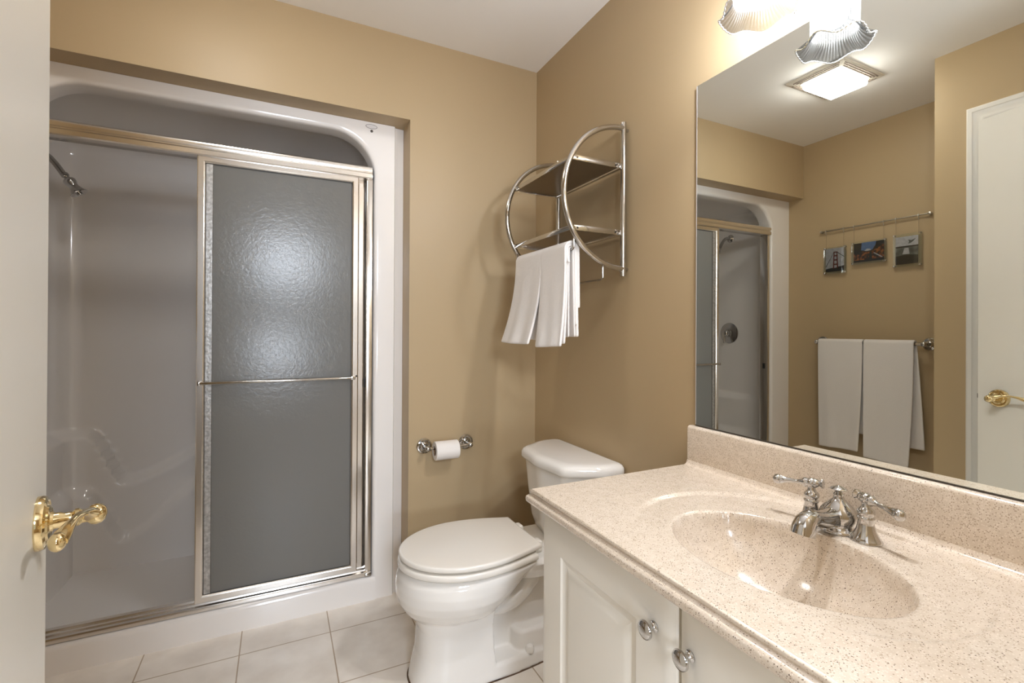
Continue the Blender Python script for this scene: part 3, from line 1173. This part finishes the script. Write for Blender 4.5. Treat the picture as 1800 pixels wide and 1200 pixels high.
# ------------------------------------------------------------------ picture rail and pictures (seen in the mirror)
prl = thing('picture_rail', (XL, -.42, 1.83), 'thin metal picture rail with small hooks on the left wall', 'picture rail')
RAILX = XL + .020
obj('rod', G().tube([(RAILX, -.129, 1.83), (RAILX, -.712, 1.83)], .0042, 10), M['wire'], prl)
for yy in (-.133, -.708):
    obj('bracket', G().lathe([(.007, 0), (.007, .016), (.0085, .018), (.0085, .024), (.002, .026)], (XL, yy, 1.83), (1, 0, 0), 16), M['wire'], prl)


def flatmat(name, col, rough=.35):
    return mat(name, col, rough, spec=.4, mottle=(60, tuple(c * .75 for c in col), .4, .7))


P_SKY = flatmat('print_pale_sky', (.78, .75, .80))
P_RED = flatmat('print_dark_red', (.22, .04, .03))
P_DK = flatmat('print_dark', (.03, .025, .022))
P_BLUE = flatmat('print_dusk_blue', (.16, .28, .58))
P_OR = mat('print_city_lights', (.04, .012, .006), .35, mottle=(55, (.60, .17, .04), .48, .66))
P_WAT = mat('print_grey_water', (.10, .10, .09), .35, mottle=(30, (.25, .25, .24), .4, .65))
PM = [P_SKY, P_RED, P_DK, P_BLUE, P_OR, P_WAT]


def picture(y0, y1, z0, z1, py0, py1, pz0, pz1, shapes, label):
    """y0 > y1; shapes are polygons in the print's 0..1 square (u from image-left in the mirror), each with a material slot"""
    xf = XL + .022
    t = thing('hanging_picture', (xf, (y0 + y1) / 2, z0), label, 'picture', 'acrylic framed photos hung from the picture rail')
    g = G().box((xf - .003, y1, z0), (xf, y0, z1))
    obj('acrylic_panel', g, M['clear'], t, smooth=None)
    g = G().box((xf - .006, y1, z0), (xf - .0035, y0, z1))
    obj('acrylic_panel', g, M['clear'], t, smooth=None)
    pg = G()
    for lay, (slot, poly) in enumerate(shapes):
        pg.mi = slot
        xx = xf - .0034 + .00012 * lay * .3
        pts = [(xx, py0 + (py1 - py0) * u, pz0 + (pz1 - pz0) * v) for u, v in poly]
        pg.add(pts, [list(range(len(pts)))])
    obj('print', pg, PM, t, smooth=None, recalc=False)
    for yy, zz in ((y0 - .006, z0 + .006), (y1 + .006, z0 + .006), (y0 - .006, z1 - .006), (y1 + .006, z1 - .006)):
        obj('standoff', G().lathe([(.0055, -.011), (.0055, .004), (.003, .006)], (xf, yy, zz), (1, 0, 0), 14), M['chrome'], t)
    for yy in (y0 - .014, y1 + .014):
        obj('hook', G().tube([(RAILX - .001, yy, 1.838), (RAILX + .006, yy, 1.836), (RAILX + .007, yy, 1.826), (RAILX + .003, yy, 1.818), (RAILX, yy, 1.806)], .0018, 8), M['wire'], t)
        obj('wire', G().tube([(RAILX, yy, 1.806), (xf - .002, yy, z1 - .004)], .0004, 6), M['rivet'], t)


def quad(a, b, c, d):
    return [(a, b), (c, b), (c, d), (a, d)]


bridge = [(0, quad(0, 0, 1, 1)), (2, [(0, 0), (1, 0), (1, .22), (.7, .20), (.55, .15), (.3, .16), (0, .12)]),
          (1, [(.40, .12), (.47, .12), (.49, .85), (.44, .85)]), (1, [(.62, .12), (.69, .12), (.64, .85), (.59, .85)]),
          (1, quad(.43, .80, .65, .85)), (1, quad(.43, .64, .66, .70)), (1, quad(.42, .46, .67, .52)), (1, quad(.41, .27, .68, .33)),
          (2, [(0, .22), (.04, .22), (.45, .80), (.45, .83)]), (2, [(.63, .83), (.63, .80), (1, .58), (1, .61)])]
city = [(2, quad(0, 0, 1, 1)), (4, [(0, 0), (1, 0), (1, .88), (.78, .62), (.5, .5), (.25, .55), (0, .5)]), (3, [(.25, .62), (.40, .55), (.62, .58), (.72, .80), (.75, 1), (.27, 1)]),
        (0, [(.36, .56), (.45, .54), (.58, .56), (.56, .64), (.44, .66)]), (2, [(.50, .0), (.62, .0), (.60, .44), (.54, .55)]), (2, [(0, .45), (.22, .40), (.24, .80), (0, 1)]),
        (0, [(.66, .40), (.92, .14), (.96, .16), (.68, .43)]), (2, quad(0, 0, 1, .10)), (4, quad(.05, .10, .45, .34))]
lake = [(5, quad(0, 0, 1, 1)), (0, quad(0, .66, 1, 1)), (2, [(0, 0), (1, 0), (1, .30), (.5, .34), (0, .30)]), (2, quad(0, .61, 1, .655)),
        (5, [(.56, .72), (.60, .80), (.56, .88), (.70, .84), (.90, .90), (.78, .80), (.66, .74)]), (0, [(.30, .36), (.62, .36), (.58, .58), (.40, .58)])]
picture(-.150, -.284, 1.552, 1.722, -.160, -.272, 1.566, 1.714, bridge, 'clear-framed photo of a red bridge tower under pale sky')
picture(-.316, -.504, 1.594, 1.730, -.328, -.492, 1.606, 1.722, city, 'clear-framed wide photo of orange city lights under blue dusk')
picture(-.538, -.674, 1.552, 1.738, -.550, -.658, 1.566, 1.722, lake, 'clear-framed photo of grey water with dark shore below pale sky')

# ------------------------------------------------------------------ vanity cabinet
vc = thing('vanity_cabinet', (-.27, -1.46, 0), 'cream vanity cabinet with two raised-panel doors under the speckled sink top', 'cabinet')
CX, CY0, CY1 = -.510, -1.932, -.992
g = G()
g.box((CX, CY0, .10), (-.012, CY1, .600), .001)
g.box((CX, CY0, .600), (CX + .018, CY1, .744), .001)
g.box((CX, CY1 - .018, .600), (-.012, CY1, .744), .001)
g.box((CX, CY0, .600), (-.012, CY0 + .018, .744), .001)
obj('body', g, M['cab'], vc)
obj('toe_kick', G().box((CX + .06, CY0 + .002, 0), (-.02, CY1 - .002, .10)), mat('beige_kick', (.55, .50, .43), .5), vc)  # kick is a darker beige than the cabinet cream


def cab_door(ya, yb, z0, z1, xf):
    th_ = .019
    g = G()
    prof = [(0, th_), (0, .010), (.003, .0075), (.010, .0050), (.022, .0012), (.028, 0), (.094, 0), (.098, .0035), (.108, .0068), (.114, .0068), (.128, .0014), (.136, 0)]
    rings = []
    for m_, d in prof:
        rings.append([(xf + d, ya - m_, z0 + m_), (xf + d, yb + m_, z0 + m_), (xf + d, yb + m_, z1 - m_), (xf + d, ya - m_, z1 - m_)])
    g.loft(rings)
    return obj('door', g, M['cab'], vc, smooth=20)


dA = cab_door(-.9925, -1.4435, .115, .7435, -.530)
dB = cab_door(-1.4495, -1.900, .115, .7435, -.530)
kp = [(.0095, -.0005), (.0095, .002), (.0075, .0035), (.0055, .006), (.005, .012), (.0065, .0155), (.0135, .018), (.0162, .0205), (.0165, .0225), (.0155, .0245), (.0145, .0242), (.0120, .0262), (.006, .0278), (.001, .0282)]
obj('knob', G().lathe(kp, (-.530, -1.397, .662), (-1, 0, 0), 32), M['chrome'], dA)
obj('knob', G().lathe(kp, (-.530, -1.478, .660), (-1, 0, 0), 32), M['chrome'], dB)

# ------------------------------------------------------------------ vanity top with integral basin
vt = thing('sink_countertop', (-.28, -1.46, .745), 'speckled beige vanity top with moulded oval basin and backsplash', 'vanity top')
ZC = .782
CXF, CYA, CYB = -.552, -.985, -1.940
B_C, B_A, B_B = (-.302, -1.4666), .207, .158
O_C, O_A, O_B = (-.271, -1.4543), .290, .2515
SPX = -.022


def top_z(x, y):
    z = ZC
    # shallow moulded oval surround
    ro = sqrt(((x - O_C[0]) / O_B) ** 2 + ((y - O_C[1]) / O_A) ** 2)
    d = (1 - ro) * .26
    fade = sstep(-.47, -.33, x)
    z -= .0055 * sstep(-.004, .009, d) * fade
    # basin
    rb = sqrt(((x - B_C[0]) / B_B) ** 2 + ((y - B_C[1]) / B_A) ** 2)
    if rb < 1.12:
        k = sstep(1.035, .95, rb)
        depth = .138 * (1 - min(1, rb / .985) ** 2.4) ** .62
        z -= .006 * k
        z -= depth if rb < .985 else 0
    # cove up to the splash
    q = SPX - x
    if q < .014:
        q = max(q, 0)
        z = max(z, ZC + .014 - sqrt(max(0, .014 ** 2 - (.014 - q) ** 2)))
    return z


g = G()
NX, NY = 190, 330
xs = [SPX + (CXF - SPX) * (i / NX) for i in range(NX + 1)]
ys = [CYA + (CYB - CYA) * j / NY for j in range(NY + 1)]
vs = [(x, y, top_z(x, y)) for x in xs for y in ys]
fs = [[i * (NY + 1) + j, i * (NY + 1) + j + 1, (i + 1) * (NY + 1) + j + 1, (i + 1) * (NY + 1) + j] for i in range(NX) for j in range(NY)]
g.add(vs, fs)
# moulded edge around left, front, right
ep = [(0, ZC), (.0032, ZC - .0010), (.0050, ZC - .0034), (.0048, ZC - .0060), (.0028, ZC - .0082), (.0016, ZC - .0105), (.0028, ZC - .0122), (.0085, ZC - .0132), (.0132, ZC - .0160), (.0150, ZC - .0200), (.0152, ZC - .0250), (.0130, ZC - .0300), (.0085, ZC - .0340), (.002, ZC - .0360), (-.025, ZC - .0360)]
rings = []
for (x, y, dx, dy) in ((-.001, CYA, 0, 1), (CXF, CYA, -1, 1), (CXF, CYB, -1, -1), (-.001, CYB, 0, -1)):
    rings.append([(x + dx * o, y + dy * o * .35, z) for o, z in ep])
g.loft(rings, False, False, closed=False)
obj('countertop', g, M['marble'], vt, smooth=45)
sp = [(SPX, ZC + .012), (SPX, .889), (SPX + .0015, .8935), (SPX + .005, .8965), (SPX + .009, .8975), (-.0008, .8975), (-.0008, ZC - .02), (SPX, ZC - .02)]
obj('backsplash', G().prism(sp, 1, CYB, CYA - .001), M['marble'], vt, smooth=40)
g = G().lathe([(.0225, 0), (.0225, .003), (.019, .0045), (.016, .003), (.015, .0045), (.012, .0085), (.002, .0095)], (B_C[0] + .012, B_C[1] - .004, ZC - .006 - .1375), (0, 0, 1), 32)
obj('drain', g, M['chrome'], vt)

# ------------------------------------------------------------------ faucet
FX, FY, FZ = -.098, -1.4585, ZC - .0050
fc = thing('faucet', (FX, FY, FZ), 'polished chrome vintage-style faucet with two teardrop levers behind the basin', 'faucet')
g = G()
g.lathe([(.034, 0), (.034, .003), (.031, .006), (.027, .010), (.0262, .014), (.0300, .019), (.0335, .026), (.0340, .033), (.0315, .041), (.0255, .049), (.0175, .057), (.0108, .064), (.0085, .070), (.010, .073), (.0075, .0755), (.006, .079)], (FX, FY, FZ), (0, 0, 1), 40)
spn = [(FX + .004, FY, FZ + .030), (FX - .022, FY, FZ + .029), (FX - .045, FY, FZ + .029), (FX - .065, FY, FZ + .033), (FX - .083, FY, FZ + .038), (FX - .097, FY, FZ + .038), (FX - .108, FY, FZ + .032), (FX - .114, FY, FZ + .022), (FX - .117, FY, FZ + .012)]
g.tube(spn, [.023, .0205, .0175, .0155, .0160, .0180, .0200, .0215, .0220], 24)
obj('spout', g, M['chrome'], fc, smooth=50)
g = G().lathe([(.0045, .074), (.0045, .079), (.014, .082), (.0155, .0835), (.0140, .0855), (.006, .089), (.0015, .0905)], (FX, FY, FZ), (0, 0, 1), 28)
obj('lift_knob', g, M['chrome'], fc)


def handle(y, s):
    o = Vector((FX - .004, y, FZ))
    g = G().lathe([(.0270, 0), (.0270, .0025), (.0245, .0055), (.0205, .012), (.0165, .021), (.0140, .031), (.0128, .040), (.0145, .0425), (.0148, .045), (.0125, .0475), (.0135, .050), (.0150, .0545), (.0140, .060), (.0095, .064), (.0075, .068), (.0075, .074)], o, (0, 0, 1), 36)
    hb = obj('handle_base', g, M['chrome'], fc, smooth=50)
    c = o + Vector((0, 0, .081))
    dr = Vector((-.28, s * .94, -.10)).normalized()
    g = G().sphere(c, .0110, 22)
    g.lathe([(.0095, -.022), (.010, -.0195), (.0075, -.017), (.0055, -.015), (.0085, -.012), (.0095, -.008), (.0095, .008), (.0105, .011), (.0100, .014), (.0062, .018), (.0042, .026), (.0042, .036), (.0052, .046), (.0078, .056), (.0090, .060)], c, dr, 24)
    g.sphere(c + dr * .0665, .0105, 22)
    obj('lever', g, M['chrome'], hb, smooth=50)


handle(FY + .0525, 1)
handle(FY - .0525, -1)

# ------------------------------------------------------------------ wall mirror
mr = thing('wall_mirror', (-.003, -1.46, .899), 'large frameless wall mirror above the backsplash, slightly dusty', 'mirror')
obj('mirror_glass', G().box((-.006, -1.920, .9012), (-.0005, -1.003, 1.9125)), M['mirror'], mr, smooth=None)
obj('edge_channel', G().box((-.0080, -1.920, .8985), (-.0005, -1.003, .9010)), mat('dark_channel', (.05, .04, .03), .4), mr, smooth=None)
obj('edge_strip', G().box((-.0064, -1.0035, .903), (-.0005, -1.0010, 1.9125)), M['sticker'], mr, smooth=None)

# ------------------------------------------------------------------ vanity light
vl = thing('vanity_light', (0, -1.46, 2.09), 'two-shade vanity wall light with ruffled ribbed glass above the mirror', 'wall light')
obj('back_plate', G().box((-.022, -1.66, 2.045), (0, -1.26, 2.165), .006, 3), M['chrome'], vl)


def shade(y):
    cx = -.150
    arm = G().tube([(-.020, y, 2.105), (-.06, y, 2.125), (-.11, y, 2.13), (-.140, y, 2.115), (cx, y, 2.085)], .007, 12)
    arm.lathe([(.030, 2.055), (.032, 2.062), (.026, 2.072), (.012, 2.085), (.008, 2.09)], (cx, y, 0), (0, 0, 1), 28)
    obj('arm', arm, M['chrome'], vl)
    g = G()
    NS, NR = 720, 46
    prof = []
    for i in range(NR + 1):
        t = i / NR
        if t < .70:
            k = t / .7
            r = .030 + .024 * sstep(0, .22, k)
            r = .030 + .0235 * sstep(0, .20, k) - .001 * k
            z = 2.060 - .118 * k
        else:
            k = (t - .70) / .30
            r = .0525 + .0285 * k ** 1.5
            z = 1.942 - .034 * k
        prof.append((r, z, t))
    rings = []
    for r, z, t in prof:
        ring = []
        for k in range(NS):
            a = 2 * pi * k / NS
            fl = sstep(.66, 1, t)
            rib = .0011 * cos(a * 60)
            rr_ = r + rib + fl * .004 * cos(a * 6 + .6)
            zz = z + fl * (.0075 * cos(a * 6 + .4) + .010 * sin(a - .4) * 0)
            ring.append((cx + rr_ * cos(a), y + rr_ * sin(a), zz))
        rings.append(ring)
    g.loft(rings, False, False)
    so = obj('glass_shade', g, M['shade'], vl, smooth=70)
    thick = so.data.attributes.new('rib', 'FLOAT', 'POINT')
    thick.data.foreach_set('value', [(.5 + .5 * cos(2 * pi * (k % NS) / NS * 60)) ** 1.5 for k in range(len(so.data.vertices))])
    g = G().tube([(rings[-1][k][0], rings[-1][k][1], rings[-1][k][2]) for k in range(0, NS, 6)], .0016, 8, closed=True)
    obj('rolled_rim', g, mat('rim_glass', (.80, .81, .83), .2, spec=.6), so)
    g = G().lathe([(.012, 2.062), (.013, 2.035), (.020, 2.020), (.028, 2.000), (.030, 1.985), (.027, 1.970), (.018, 1.959), (.004, 1.955)], (cx, y, 0), (0, 0, 1), 24)
    obj('bulb', g, M['bulb'], vl)


shade(-1.312)
shade(-1.612)  # assumed second shade, outside the view

# ------------------------------------------------------------------ exhaust fan with light
fx0, fx1, fy0, fy1 = -1.536, -1.196, -.752, -.474
ef = thing('exhaust_fan_light', ((fx0 + fx1) / 2, (fy0 + fy1) / 2, H), 'square ceiling exhaust fan with slotted grille and lit lens, seen in the mirror', 'exhaust fan')
g = G()
lx0, lx1, ly0, ly1 = -1.460, -1.232, -.716, -.540
rg = []
for m_, z in ((0, H), (0, H - .006), (.010, H - .012), (.068, H - .026)):
    q = m_ / .068
    rg.append([(fx0 + (lx0 - fx0) * q, fy0 + (ly0 - fy0) * q, z), (fx1 + (lx1 - fx1) * q, fy0 + (ly0 - fy0) * q, z),
               (fx1 + (lx1 - fx1) * q, fy1 + (ly1 - fy1) * q, z), (fx0 + (lx0 - fx0) * q, fy1 + (ly1 - fy1) * q, z)])
g.loft(rg)
gr = obj('grille', g, M['plastic'], ef, smooth=20)
g = G()


def slope_z(q):
    return H - .012 - .014 * (q - .15) / .85 - .0006


for q in (.30, .52, .74):
    ax0, ax1 = fx0 + (lx0 - fx0) * q, fx1 + (lx1 - fx1) * q
    ay0, ay1 = fy0 + (ly0 - fy0) * q, fy1 + (ly1 - fy1) * q
    z = slope_z(q)
    for (xa, ya, xb, yb) in ((ax0, ay0, ax1, ay0), (ax1, ay0, ax1, ay1), (ax1, ay1, ax0, ay1), (ax0, ay1, ax0, ay0)):
        for k in range(3):
            t0, t1_ = .06 + k * .30, .06 + k * .30 + .27
            p0 = (xa + (xb - xa) * t0, ya + (yb - ya) * t0)
            p1 = (xa + (xb - xa) * t1_, ya + (yb - ya) * t1_)
            hw = .0028
            g.box((min(p0[0], p1[0]) - hw, min(p0[1], p1[1]) - hw, z - .0012), (max(p0[0], p1[0]) + hw, max(p0[1], p1[1]) + hw, z + .004))
obj('slots', g, mat('grille_slots', (.22, .18, .15), .7), gr, smooth=None)
g = G()
rg = []
for m_, z in ((0, H - .024), (0, H - .045), (.006, H - .056), (.02, H - .061), (.06, H - .063)):
    rg.append([(lx0 + m_, ly0 + m_, z), (lx1 - m_, ly0 + m_, z), (lx1 - m_, ly1 - m_, z), (lx0 + m_, ly1 - m_, z)])
g.loft(rg)
obj('lens', g, M['lens'], ef, smooth=50)
